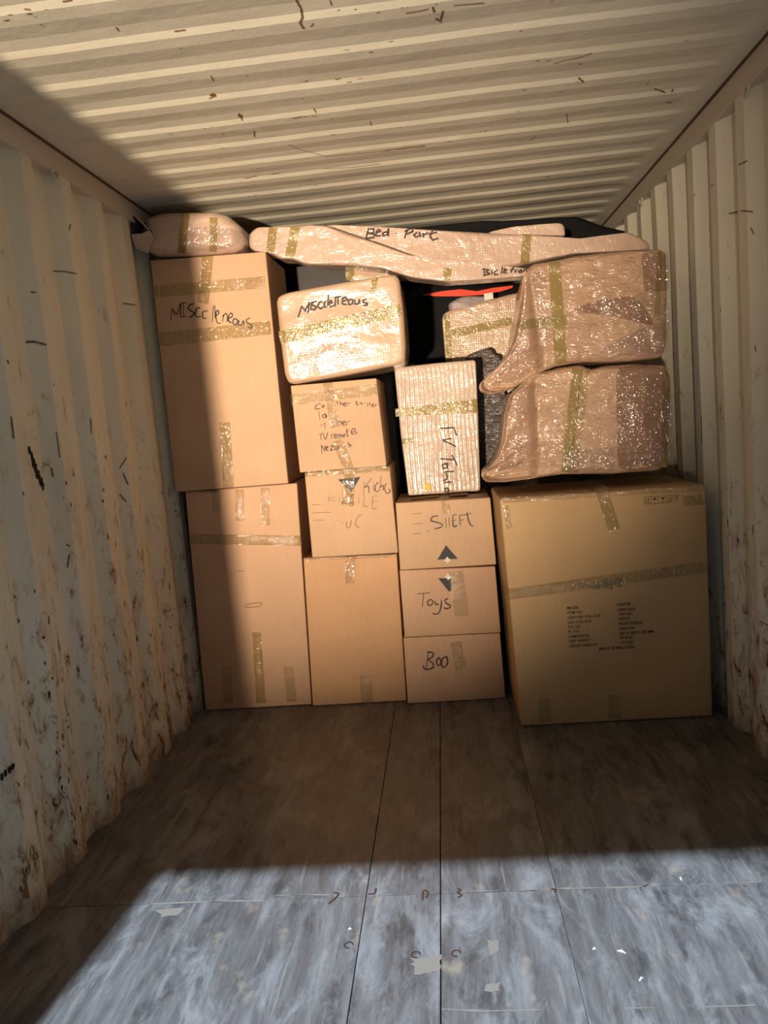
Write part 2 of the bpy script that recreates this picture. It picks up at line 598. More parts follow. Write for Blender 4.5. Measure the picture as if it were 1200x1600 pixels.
def flakes(side, count, name, parent):
    parts = []
    f, ph, pt = (xl, PL, QL) if side < 0 else (xr, PR, QR)
    for _ in range(count):
        k = rnd.randint(-7, 3)
        y = ph + k * pt + rnd.choice([-.003, -.003, -.05, .19, .19, .12]) + rnd.gauss(0, .009)
        z = abs(rnd.gauss(0, .62)) + .05
        if noise.noise(Vector((y * 3, z * 4, side))) < -.05:
            continue
        if z > 2.25 or y < 1.2:
            continue
        c = Vector((f(y) - side * .0014, y, z))
        # lie in the local sheet plane
        s = Vector((f(y + .008) - f(y - .008), .016, 0)).normalized()
        r = rnd.uniform(.0012, .0042)
        parts.append(blob(c, s, UP, r, r * rnd.uniform(1, 4.5), 7))
    V, Fc = join(parts)
    o = mesh_obj(name, V, Fc, M['rust'], parent)
    o['kind'] = 'stuff'
flakes(-1, 800, 'rust_flakes', wall_left)
flakes(1, 320, 'rust_flakes', wall_right)
def wall_marks(side, parent, marks, mat, w):
    for st in marks:
        v, f = ribbon([wall_pt(*p, side) for p in dense(st, 3)], Vector((-side, -.6, 0)).normalized(), w * rnd.uniform(.6, 1.1), .001, .3)
        mesh_obj('scratch', v, f, mat, parent)
def wall_blob(name, px, side, ru, rv, mat, parent, tilt=0.0):
    p = wall_pt(*px, side) + Vector((-side * .001, -.001, 0))
    v, f = blob(p, Vector((0, 1, tilt)).normalized(), Vector((0, -tilt * .4, 1)).normalized(), ru, rv, 14)
    mesh_obj(name, v, f, mat, parent)
for i, q in enumerate([(46, 704), (49, 713), (53, 723), (56, 733), (60, 743), (64, 752), (67, 758)]):
    wall_blob('gouge', q, -1, .010 if i in (0, 6) else .015, .017, M['gouge'], wall_left)
for q, r in (((40, 1378), .018), ((37, 1362), .012), ((43, 1395), .022), ((33, 1390), .012), ((37, 1345), .008)):
    wall_blob('rust_spot', q, -1, r * .6, r, M['rust_o'], wall_left)
wall_marks(-1, wall_left, S(0, 200, .25, [(330, 893), (400, 896), (480, 912)], [(190, 1025), (225, 1028)], [(160, 1338), (210, 1335), (290, 1355)], [(765, 1095), (800, 1100), (850, 1106)], [(440, 600), (430, 640)], [(45, 1450), (52, 1475)])
           + S(0, 600, .2667, [(300, 490), (310, 545)], [(330, 280), (350, 430)], [(530, 200), (535, 290)], [(720, 520), (750, 590)], [(740, 430), (700, 495)], [(700, 645), (740, 690)], [(285, 1360), (285, 1410)], [(65, 190), (80, 320)], [(385, 940), (410, 950)], [(405, 1000), (395, 1075)]), M['rust_w'], .006)
for q in ((3, 1213), (9, 1208), (15, 1203), (20, 1198)):
    wall_blob('gouge', q, -1, .010, .012, M['gouge'], wall_left)
wall_marks(1, wall_right, [[(1139, 334), (1153, 331)], [(1157, 329), (1177, 331)], [(1154, 258), (1168, 251)], [(1110, 290), (1115, 289)], [(1083, 307), (1088, 303)], [(1173, 355), (1178, 366)], [(1180, 540), (1181, 550)], [(1141, 795), (1143, 805)], [(1137, 812), (1138, 822)], [(1176, 820), (1177, 835)], [(1183, 818), (1186, 815)], [(1187, 970), (1200, 977)], [(1096, 650), (1097, 692)]], M['rust_w'], .0045)

def roof_pt(px, py):
    hit = T_roof.ray_cast(CAM, ray(px, py).normalized())[0]
    if hit is None:
        hit = atz(px, py, H)
    return hit + (CAM - hit).normalized() * .0015
for st, w in ([(s, .010) for s in S(400, 0, .3, [(210, 0), (235, 45), (242, 90), (230, 120), (250, 150)], [(920, 35), (930, 65)], [(975, 55), (960, 110), (935, 95)])]
              + [(s, .006) for s in S(400, 0, .3, [(300, 120), (285, 140)], [(385, 0), (395, 28)], [(780, 68), (860, 55), (900, 45)], [(690, 782), (780, 768), (880, 758)], [(1030, 28), (1190, 15)], [(410, 410), (430, 415)], [(595, 630), (600, 655)])]
              + [(s, .008) for s in S(250, 100, .3, [(255, 180), (295, 165)], [(410, 255), (430, 295)], [(800, 230), (815, 255)], [(440, 597), (505, 582)], [(580, 573), (625, 568)], [(690, 283), (735, 275)], [(490, 350), (493, 380)])]
              + [(s, .005) for s in S(250, 100, .3, [(670, 420), (730, 445), (870, 482), (1200, 450)], [(850, 545), (1000, 538), (1150, 520)], [(265, 60), (280, 90)])]
              + [(s, .010) for s in S(900, 40, .25, [(490, 395), (540, 410), (558, 420)], [(605, 395), (600, 415)], [(565, 478), (600, 480)], [(15, 325), (50, 355)])]
              + [(s, .005) for s in S(600, 0, .5, [(530, 200), (560, 190), (610, 180), (650, 165)], [(570, 355), (575, 385)], [(455, 440), (475, 425)], [(820, 265), (830, 255)], [(320, 405), (315, 412)], [(0, 470), (60, 465), (130, 458)])]
              + [(s, .008) for s in S(0, 0, .5, [(75, 28), (95, 30)], [(195, 5), (225, 0)], [(362, 85), (372, 97)], [(545, 98), (580, 93)])]):
    v, f = ribbon([roof_pt(*p) for p in dense(st)], Vector((0, -.3, -1)).normalized(), w * .62, .0004, .35)
    mesh_obj('scratch', v, f, M['rust_w'] if w > .009 else M['rust_l'], ceiling)
for c in ((333, 150), (375, 181)):
    v, f = blob(roof_pt(*c), Vector((1, 0, 0)), Vector((0, 1, 0)), .012, .018)
    mesh_obj('rust_spot', v, f[:], M['rust_o'], ceiling)

parts = []
for _ in range(420):
    y = CPH + rnd.randint(-7, 8) * CP + rnd.choice([.013, .013, .02, -.012, .08]) + rnd.gauss(0, .006)
    x = rnd.uniform(.1, W - .1)
    if y < 1.5 or noise.noise(Vector((x * 2.5, y * 2.5, 4))) < .02:
        continue
    hit = T_roof.ray_cast(Vector((x, y, 1.5)), UP)[0]
    if hit:
        parts.append(blob(hit - UP * .0012, Vector((1, 0, 0)), Vector((0, 1, 0)), rnd.uniform(.002, .012), rnd.uniform(.0015, .004), 7))
V, Fc = join(parts)
o = mesh_obj('rust_flakes', V, Fc, M['rust_l'], ceiling)
o['kind'] = 'stuff'
# lashing rings welded under the top rails
for nm, c, side in (('lashing_ring', (68, 252), -1), ('lashing_ring', (1180, 143), 1), ('lashing_ring', (1011, 316), 1)):
    p = wall_pt(*c, side)
    p.x -= side * -.012 if False else 0
    V, Fc = [], []
    cx = (0.006 if side < 0 else W - .006)
    for i in range(13):
        a = math.pi * i / 12
        for j in range(6):
            b = j / 6 * math.tau
            r = .022 + .0045 * math.cos(b)
            V.append((cx - side * .0045 * math.sin(b), p.y + r * math.cos(a), 2.300 - r * math.sin(a) * 1.3))
    for i in range(12):
        for j in range(6):
            Fc.append((i * 6 + j, i * 6 + (j + 1) % 6, (i + 1) * 6 + (j + 1) % 6, (i + 1) * 6 + j))
    mesh_obj(nm, V, Fc, M['rail'], wall_left if side < 0 else wall_right, True)

# ------------------------------------------------------------------ cardboard boxes
FRONT = Vector((0, -1, 0))

class Box:
    """A box with front corners BL, BR, TR, TL given as (x, z) on the plane y = y0, going back to y1."""
    def __init__(s, name, quad, y0, y1, mat, label, cat='box', rnd_r=.005, warp=.003, group=None):
        s.q, s.y0, s.y1, s.k, s.z0 = quad, y0, y1, 0.0, 0.0
        zb = min(quad[0][1], quad[1][1])
        cx = sum(c[0] for c in quad) / 4
        s.root = thing(name, Vector((cx, (y0 + y1) / 2, zb)), label, cat, group)
        w = quad[1][0] - quad[0][0]
        h = quad[3][1] - quad[0][1]
        d = y1 - y0
        def ts(L):
            a = [0, rnd_r * .35 / L, rnd_r / L]
            m = [i / 8 for i in range(1, 8)]
            return a + m + [1 - t for t in reversed(a)]
        V, Fc, idx = [], [], {}
        U, Vv, Ww = ts(w), ts(h), ts(d)
        def vert(u, v, t):
            key = (round(u, 5), round(v, 5), round(t, 5))
            if key in idx:
                return idx[key]
            p = Vector((u * w, t * d, v * h))
            cl = Vector((min(max(p.x, rnd_r), w - rnd_r), min(max(p.y, rnd_r), d - rnd_r), min(max(p.z, rnd_r), h - rnd_r)))
            n = p - cl
            if n.length > 1e-9:
                p = cl + n.normalized() * rnd_r
            u2, v2, t2 = p.x / w, p.z / h, p.y / d
            bl, br, tr, tl = quad
            x = (1 - v2) * ((1 - u2) * bl[0] + u2 * br[0]) + v2 * ((1 - u2) * tl[0] + u2 * tr[0])
            z = (1 - v2) * ((1 - u2) * bl[1] + u2 * br[1]) + v2 * ((1 - u2) * tl[1] + u2 * tr[1])
            y = y0 + t2 * d
            f = noise.noise(Vector((x * 2.3, y * 2.3, z * 2.3)))
            if 0 < t2 < 1 and abs(t2) > .02:
                x += warp * f * (1 if u2 in (0, 1) else .3)
            idx[key] = len(V)
            V.append((x, y, z))
            return idx[key]
        def face(A, B, fn):
            for i in range(len(A) - 1):
                for j in range(len(B) - 1):
                    Fc.append((fn(A[i], B[j]), fn(A[i + 1], B[j]), fn(A[i + 1], B[j + 1]), fn(A[i], B[j + 1])))
        face(U, Vv, lambda a, b: vert(a, b, 0))
        face(Vv, U, lambda b, a: vert(a, b, 1))
        face(Vv, Ww, lambda b, t: vert(0, b, t))
        face(Ww, Vv, lambda t, b: vert(1, b, t))
        face(U, Ww, lambda a, t: vert(a, 1, t))
        face(Ww, U, lambda t, a: vert(a, 0, t))
        s.body = mesh_obj('body', V, Fc, mat, s.root, True)
    def pt(s, px, py):
        return at(px, py, s.y0) if not s.k else atl(px, py, s.y0, s.z0, s.k)
    def tape(s, a, b, wpx, name='tape', mat='tape', left=0, right=0, top=0, bottom=0, off=.0012, wob=.0006, wpx2=None, surf=None):
        """strip between two pixels of the front; left/right/top/bottom: length folded round that edge"""
        f = surf or s.pt
        A, B = f(*a), f(*b)
        d = (B - A).normalized()
        side = d.cross(FRONT).normalized()
        w1 = wpx * (A - CAM).length / F
        w2 = (wpx2 or wpx) * (B - CAM).length / F
        n = max(3, int((B - A).length / .02))
        V, rowsn = [], 0
        def row(p, w, nrm, sd=side):
            nonlocal rowsn
            for j in range(4):
                o = (j / 3 - .5) * w
                q = p + sd * o + nrm * (off + wob * (1 + noise.noise(Vector((p.x * 30 + o * 60, p.z * 30, rowsn * .3)))))
                V.append(q)
            rowsn += 1
        back = Vector((0, 1, 0))
        pre = left or top
        post = right or bottom
        if pre:
            nrm = Vector((-1, 0, 0)) if left else Vector((0, 0, 1))
            for t in (pre, pre * .5, .012, .005):
                row(A + back * t, w1, nrm)
        for i in range(n + 1):
            t = i / n
            P = A.lerp(B, t)
            row(P, w1 + (w2 - w1) * t, FRONT)
        if post:
            nrm = Vector((1, 0, 0)) if right else Vector((0, 0, -1))
            for t in (.005, .012, post * .5, post):
                row(B + back * t, w2, nrm)
        Fc = [(i * 4 + j, i * 4 + j + 1, i * 4 + j + 5, i * 4 + j + 4) for i in range(rowsn - 1) for j in range(3)]
        return mesh_obj(name, V, Fc, M[mat], s.root, True)
    def write(s, strokes, wpx=2.4, mat='ink', name='handwriting', off=.0012, surf=None):
        f = surf or s.pt
        parts = []
        for st in strokes:
            P = [f(*p) for p in (dense(st, 1.5) if surf else st)]
            parts.append(ribbon(P, FRONT, wpx * (P[0] - CAM).length / F, off, .25))
        V, Fc = join(parts)
        o = mesh_obj(name, V, Fc, M[mat], s.root)
        if len(strokes) > 1:
            o['kind'] = 'stuff'
        return o
    def poly(s, pts, mat, name, off=.0010):
        P = [s.pt(*p) + FRONT * off for p in pts]
        return mesh_obj(name, P, [tuple(range(len(P)))], M[mat], s.root)
    def disc(s, c, rpx, mat, name, off=.0016, lobes=0):
        P = []
        c0 = s.pt(*c)
        r = rpx * (c0 - CAM).length / F
        for i in range(24):
            a = i / 24 * math.tau
            k = 1 + (.22 * math.cos(lobes * a) if lobes else 0)
            P.append(c0 + Vector((math.cos(a) * r * k, -off, math.sin(a) * r * k)))
        return mesh_obj(name, P, [tuple(range(24))[::-1]], M[mat], s.root)

# --- left column
lb = Box('cardboard_box', [(.022, .002), (.551, .002), (.590, 1.080), (.052, 1.082)], 3.48, 3.86, M['card'],
         'large tall cardboard box on the floor by the left wall, bottom of its stack')
for c, y2 in ((339, 800), (375, 814), (415, 821)):
    lb.tape((c - 1, 767 - (c - 339) * .06), (c, y2), 14, mat='tape_s', top=.05)
lb.tape((296, 842), (469, 845), 16, mat='tape', right=.2)
lb.tape((354, 1040), (357, 1098), 15, mat='tape_s', bottom=.01)
lb.tape((401, 988), (408, 1098), 14, bottom=.01)
lb.tape((451, 1041), (456, 1096), 15, mat='tape_s', bottom=.01)
lb.write(S(280, 740, .2313, [(450, 905), (455, 885), (545, 872), (548, 895), (450, 905)]), 1.6, 'edge', 'hand_hole')
lb.write(S(280, 740, .2313, [(395, 660), (440, 658)]), 2.5, 'edge', 'crease')
lb.write(S(280, 740, .2313, [(36, 122), (140, 118), (270, 120)]), 2.2, 'edge', 'flap_edge')

lt = Box('cardboard_box', [(.012, 1.086), (.553, 1.084), (.559, 2.130), (.026, 2.146)], 3.46, 3.88, M['card2'],
         'tall cardboard box marked MISCELLENEOUS, standing on the large box by the left wall')
lt.tape((237, 456), (414, 441), 17, mat='tape', right=.25)
lt.tape((248, 531), (423, 512), 20, mat='tape', right=.25)
lt.tape((325, 400), (317, 474), 17, mat='tape', top=.05, off=.0022)
lt.tape((351, 660), (357, 762), 17, mat='tape', bottom=.0)
lt.write(S(230, 390, .1917,
    [(193, 578), (205, 475)], [(205, 478), (240, 530), (275, 440), (270, 550)], [(265, 440), (320, 432)], [(295, 440), (298, 545)], [(275, 550), (325, 545)],
    [(385, 440), (350, 450), (335, 480), (365, 505), (385, 525), (345, 555)], [(435, 475), (405, 480), (395, 515), (405, 550), (440, 545)],
    [(495, 500), (460, 505), (450, 530), (460, 560), (485, 560)], [(540, 455), (532, 590)], [(552, 455), (555, 560)],
    [(555, 545), (585, 520), (575, 495), (560, 520), (570, 595), (600, 600)], [(615, 590), (622, 530)], [(618, 550), (640, 520), (655, 545), (652, 590)],
    [(665, 560), (695, 545), (690, 520), (670, 530), (665, 580), (690, 600)], [(715, 560), (700, 580), (705, 610), (730, 605), (735, 575), (715, 560)],
    [(750, 575), (745, 610), (765, 615), (785, 580), (790, 612)], [(840, 560), (810, 570), (815, 595), (850, 615), (850, 640), (815, 630)]), 1.7, 'ink', off=.0026)

# --- second column
cb = Box('cardboard_box', [(.560, .002), (1.014, .002), (1.029, .712), (.588, .726)], 3.46, 3.90, M['card_o'],
         'plain upright orange-brown cardboard box on the floor, bottom of the second stack from the left')
cb.tape((547, 870), (547, 912), 15, mat='tape_s', top=.1)
cb.tape((476, 874), (619, 868), 5, mat='tape_s', off=.0009)
cb.tape((571, 1055), (574, 1098), 18, mat='tape_s', bottom=.01)

ck = Box('cardboard_box', [(.634, .729), (1.037, .722), (1.033, 1.125), (.638, 1.128)], 3.44, 3.88, M['card2'],
         'cardboard box with FRAGILE writing and a black triangle pointing down, beside the large left box')
ck.poly(S(470, 725, .13333, [(435, 180), (590, 335), (700, 150)])[0], 'tri', 'symbol')
ck.tape((477, 741), (608, 732), 8, mat='tape', right=.05, left=.02)
ck.tape((545, 737), (543, 788), 19, mat='tape', top=.0, off=.0020)
ck.write(S(470, 725, .13333, [(740, 210), (735, 370)], [(830, 165), (750, 270)], [(745, 275), (790, 260), (800, 340)], [(850, 235), (860, 315)], [(845, 203), (849, 212)],
    [(915, 215), (880, 240), (870, 300), (885, 325), (915, 310)], [(940, 145), (925, 310)], [(930, 280), (960, 245), (970, 310)],
    [(1005, 225), (985, 260), (990, 320), (1030, 345), (1045, 310), (1030, 290)]), 1.5, 'ink_t')
ck.write(S(470, 725, .13333, [(325, 370), (330, 440)], [(330, 410), (410, 380)], [(350, 435), (410, 425)], [(450, 390), (460, 440)], [(485, 490), (500, 420), (545, 485)],
    [(625, 355), (590, 370), (575, 440), (580, 490), (615, 485), (615, 440), (590, 445)], [(680, 385), (680, 470)], [(745, 385), (735, 490), (785, 490)],
    [(845, 370), (840, 520), (890, 515)], [(845, 375), (900, 375)], [(845, 450), (895, 435)],
    [(450, 650), (455, 680)], [(495, 670), (495, 700)], [(540, 665), (535, 730), (560, 750), (585, 710), (590, 650)], [(715, 600), (680, 610), (640, 680), (660, 735), (690, 740)]), 1.3, 'ink_f')
ck.write(S(470, 725, .13333, [(130, 572), (350, 566)], [(150, 660), (280, 655)], [(130, 480), (230, 474)]), 1.6, 'ink_f', 'printed_lines')

cx_ = Box('cardboard_box', [(.616, 1.130), (1.019, 1.127), (1.007, 1.526), (.614, 1.528)], 3.44, 3.90, M['card2'],
          'cardboard box with a handwritten five-line list, under the shiny wrapped parcel')
cx_.tape((454, 625), (594, 608), 17, mat='tape_s', left=.05, right=.05)
cx_.tape((512, 598), (524, 668), 15, mat='tape_s', top=.04, off=.0018)
cx_.tape((527, 688), (546, 735), 17, mat='tape_s', off=.0018)
cx_.write(S(450, 580, .13333, [(385, 385), (340, 390), (320, 440), (380, 440)], [(410, 395), (395, 415), (415, 425), (425, 400), (410, 395)],
    [(575, 345), (585, 405)], [(560, 370), (610, 360)], [(610, 345), (615, 405)], [(615, 385), (640, 375), (645, 405)], [(655, 390), (680, 380), (670, 365), (655, 385), (665, 410), (690, 405)],
    [(695, 370), (700, 405)], [(700, 380), (735, 370)], [(800, 350), (805, 395), (830, 390)], [(785, 370), (830, 360)], [(840, 385), (860, 370), (865, 395)], [(880, 385), (905, 375)],
    [(930, 365), (935, 415)], [(960, 360), (965, 415)], [(935, 390), (960, 385)], [(980, 395), (1000, 385), (985, 415), (1010, 410)], [(1020, 385), (1025, 415)], [(1025, 395), (1045, 388)],
    [(360, 470), (375, 570)], [(440, 500), (405, 520), (420, 545), (450, 535), (440, 500), (450, 550)],
    [(370, 640), (420, 620)], [(430, 600), (435, 680)], [(500, 590), (530, 600)], [(570, 560), (575, 630)], [(590, 600), (625, 590), (630, 630)],
    [(640, 610), (670, 600), (660, 585), (640, 605), (650, 635), (680, 625)], [(685, 590), (690, 635)], [(690, 600), (725, 580)],
    [(360, 740), (420, 725)], [(385, 735), (390, 805)], [(410, 735), (440, 800), (465, 715)], [(505, 735), (515, 790)], [(512, 755), (540, 735)],
    [(545, 765), (570, 755), (560, 735), (545, 755), (550, 785), (580, 780)], [(590, 785), (590, 745), (610, 745), (612, 780)], [(612, 750), (630, 745), (635, 775)],
    [(650, 745), (645, 770), (665, 765), (665, 740), (650, 745)], [(690, 670), (695, 760), (710, 755)], [(670, 710), (720, 695)], [(745, 720), (790, 700), (770, 670), (745, 700), (755, 740), (820, 715)],
    [(390, 860), (400, 970)], [(395, 870), (430, 930), (435, 870)], [(445, 905), (470, 895), (460, 880), (445, 900), (455, 930), (475, 925)], [(490, 880), (530, 870), (495, 930), (540, 915)],
    [(545, 880), (550, 920), (580, 910), (580, 870), (590, 915)], [(620, 862), (640, 868)], [(650, 885), (680, 875)], [(705, 825), (715, 890)], [(700, 850), (740, 870), (715, 890)]), 1.3, 'ink_t', off=.0028)

# --- third column
rb = Box('cardboard_box', [(1.022, .002), (1.481, .002), (1.476, .315), (1.028, .322)], 3.42, 3.84, M['card'],
         'low cardboard box marked Book on the floor, lowest of the three small boxes')
rb.tape((712, 1003), (721, 1046), 17, mat='tape_s')
rt = Box('cardboard_box', [(1.034, .324), (1.480, .318), (1.476, .630), (1.037, .643)], 3.42, 3.84, M['card'],
         'low cardboard box marked Toys, middle of the three small boxes')
rs = Box('cardboard_box', [(1.040, .6445), (1.482, .638), (1.476, .948), (1.046, .957)], 3.42, 3.84, M['card2'],
         'low cardboard box marked SHEET with a black triangle pointing up')
Z9 = (640, 780, .17505)
rs.write(S(*Z9, [(255, 150), (210, 155), (190, 190), (240, 205), (290, 225), (280, 250), (220, 265)], [(320, 165), (330, 255)], [(350, 160), (355, 245)],
    [(385, 145), (390, 240), (425, 235)], [(385, 145), (420, 135)], [(390, 190), (415, 185)], [(445, 140), (450, 235)], [(440, 145), (490, 140)], [(450, 190), (480, 183)],
    [(485, 142), (555, 125)], [(510, 115), (530, 200), (550, 235), (568, 240)], [(158, 280), (172, 295)]), 2.0, 'ink')
rs.poly(S(*Z9, [(325, 410), (430, 532), (248, 540)])[0][::-1], 'tri', 'symbol')
rs.disc((699, 875), 4.2, 'white', 'symbol_dot', lobes=4)
rs.write(S(*Z9, [(30, 130), (110, 125)], [(30, 220), (120, 215)], [(30, 310), (100, 305)]), 2.0, 'ink_f', 'printed_lines')
rs.tape((695, 778), (698, 802), 12, mat='tape_s', top=.2)
# flap opening printed on the top: two dark slots
for a, b in (((642, 782), (686, 777)), ((702, 776), (731, 774))):
    P = [atz(a[0], a[1], .957), atz(b[0], b[1], .956), atz(b[0], b[1] - 4, .956), atz(a[0], a[1] - 4, .957)]
    mesh_obj('printed_slot', [p + UP * .002 for p in P], [(0, 1, 2, 3)], M['edge'], rs.root)
rt.write(S(*Z9, [(70, 845), (185, 835)], [(125, 840), (115, 960)], [(170, 900), (160, 930), (180, 950), (205, 930), (200, 900), (170, 900)],
    [(225, 905), (235, 940), (260, 935)], [(285, 895), (280, 960), (260, 1015), (225, 1025), (205, 1015)], [(345, 885), (315, 900), (330, 930), (365, 950), (345, 975), (305, 970)]), 2.1, 'ink')
rt.poly(S(*Z9, [(255, 705), (352, 825), (372, 815), (370, 705)])[0], 'tri', 'symbol')
rt.disc((700, 901), 4.2, 'white', 'symbol_dot', lobes=4)
rt.tape((712, 893), (722, 962), 22, mat='tape_s', top=.0, off=.0022)
rb.write(S(*Z9, [(165, 1355), (150, 1525)], [(155, 1365), (210, 1370), (200, 1410), (165, 1430), (205, 1460), (210, 1500), (160, 1520), (125, 1505), (130, 1480)],
    [(265, 1410), (240, 1440), (255, 1485), (280, 1460), (265, 1410)], [(330, 1400), (290, 1430), (285, 1480), (310, 1500), (340, 1460), (330, 1400)], [(445, 1415), (466, 1418)]), 2.2, 'ink')

# --- big furniture carton
bgx = Box('furniture_carton', [(1.519, .002), (2.307, .002), (2.312, .966), (1.494, .974)], 3.09, 3.62, M['card_y'],
          'very large yellowish furniture carton with printed lines, on the floor by the right wall', rnd_r=.008, warp=.012)
bgx.tape((793, 929), (1107, 885), 17, mat='tape', left=.15)
bgx.tape((939, 764), (960, 828), 18, mat='tape', top=.35)
bgx.tape((783, 782), (1104, 762), 9, mat='tape_s', off=.0009)
bgx.tape((790, 790), (796, 826), 9, mat='tape_s')
bgx.tape((850, 1092), (852, 1128), 18, mat='tape_s', bottom=.01)
bgx.tape((960, 1085), (960, 1122), 18, mat='tape_s', bottom=.01)
dep = bpy.context.evaluated_depsgraph_get()
def text_mesh(box, body, px, py, wpx, hpx, mat='print', name='printed_line'):
    c = bpy.data.curves.new('txt', 'FONT')
    c.body = body
    c.size = 1.0
    c.offset = .022
    o = bpy.data.objects.new('txt', c)
    COL.objects.link(o)
    bpy.context.view_layer.update()
    me = bpy.data.meshes.new_from_object(o.evaluated_get(bpy.context.evaluated_depsgraph_get()))
    bpy.data.objects.remove(o, do_unlink=True)
    X = [v.co.x for v in me.vertices]
    Yv = [v.co.y for v in me.vertices]
    p = box.pt(px, py)
    k = (p - CAM).length / F
    sx = wpx * k / (max(X) - min(X))
    sy = hpx * k / (max(Yv) - min(Yv))
    V = [(p.x + (v.co.x - min(X)) * sx, p.y - .0012, p.z + (v.co.y - min(Yv)) * sy) for v in me.vertices]
    Fc = [tuple(q.vertices) for q in me.polygons]
    bpy.data.meshes.remove(me)
    return mesh_obj(name, V, Fc, M[mat], box.root)
rows_l = [('MODEL', 50, 497, 145), ('ITEM NO', 52, 556, 180), ('LEATHER COLOUR', 60, 617, 390), ('LEG COLOUR', 64, 678, 278), ('P.O. NO', 66, 735, 145), ('P/. NO', 70, 793, 125),
          ('DIMENSION', 74, 855, 240), ('NET WEIGHT', 78, 912, 260), ('GROSS WEIGHT', 82, 972, 330)]
rows_r = [('100409R', 672, 456, 162), ('6080/1502A', 682, 520, 212), ('TBH 64C', 688, 575, 168), ('HSH10', 692, 634, 130), ('90/20/1022/LA', 694, 695, 275), ('CARTON', 695, 757, 182),
          ('502 X 300 X 350 MM', 704, 815, 395), ('14 KGS', 710, 870, 148), ('17 KGS', 716, 930, 145), ('MADE IN MALAYSIA', 452, 1008, 410)]
for body, x, y, w in rows_l + rows_r:
    text_mesh(bgx, body, 880 + x * .125, 890 + y * .125, w * .125, 4.3)
# brand print half hidden under the tape: kept as worn shapes
for q in ([(255, 205), (255, 235), (360, 228), (360, 200)], [(360, 190), (362, 250), (470, 242), (470, 186)], [(490, 110), (492, 240), (575, 234), (572, 108)], [(583, 106), (585, 236), (620, 232), (618, 104)]):
    bgx.poly(S(880, 890, .125, q)[0], 'smudge', 'worn_print')
bgx.disc((966.5, 909), 7.0, 'smudge', 'worn_print')
bgx.poly(S(880, 890, .125, [(578, 228), (580, 240), (622, 236), (620, 224)])[0], 'print', 'worn_print', .0014)
bgx.poly(S(880, 890, .125, [(670, 208), (690, 218), (725, 212), (725, 204)])[0], 'print', 'worn_print', .0014)
Z8 = (980, 760, .10833)
bgx.write(S(*Z8, [(235, 155), (245, 255)], [(235, 155), (420, 145)], [(420, 145), (620, 133)], [(620, 133), (760, 122)], [(245, 255), (430, 245)], [(430, 245), (640, 228)], [(340, 150), (345, 250)], [(445, 145), (450, 243)], [(560, 137), (565, 235)], [(660, 130), (665, 225)],
    [(270, 240), (272, 175), (262, 190)], [(305, 238), (307, 172), (316, 188)], [(262, 238), (322, 234)], [(397, 190), (400, 230)], [(515, 190), (517, 225)], [(500, 228), (535, 225)],
    [(600, 175), (585, 200), (605, 215), (635, 208), (635, 180), (612, 165), (600, 175)], [(690, 150), (730, 150), (700, 185), (745, 205)], [(780, 140), (810, 135)], [(925, 165), (970, 180)]), .9, 'print', 'handling_symbols')
bgx.poly(S(*Z8, [(360, 192), (430, 188), (420, 172), (398, 165), (372, 174)])[0], 'print', 'umbrella_symbol')
bgx.poly(S(*Z8, [(480, 165), (515, 192), (545, 155)])[0], 'print', 'glass_symbol')
bgx.tape((1068, 783), (1100, 780), 15, mat='tape', off=.002)

# ------------------------------------------------------------------ wrapped parcels
def resample(pts, n):
    P = [Vector((x, y, 0)) for x, y in pts]
    L = [0]
    for i in range(len(P)):
        L.append(L[-1] + (P[(i + 1) % len(P)] - P[i]).length)
    out, j = [], 0
    for i in range(n):
        d = L[-1] * i / n
        while L[j + 1] < d:
            j += 1
        t = (d - L[j]) / (L[j + 1] - L[j])
        q = P[j].lerp(P[(j + 1) % len(P)], t)
        out.append((q.x, q.y))
    # soften the corners
    for _ in range(2):
        out = [((out[i - 1][0] + 2 * out[i][0] + out[(i + 1) % n][0]) / 4, (out[i - 1][1] + 2 * out[i][1] + out[(i + 1) % n][1]) / 4) for i in range(n)]
    return out

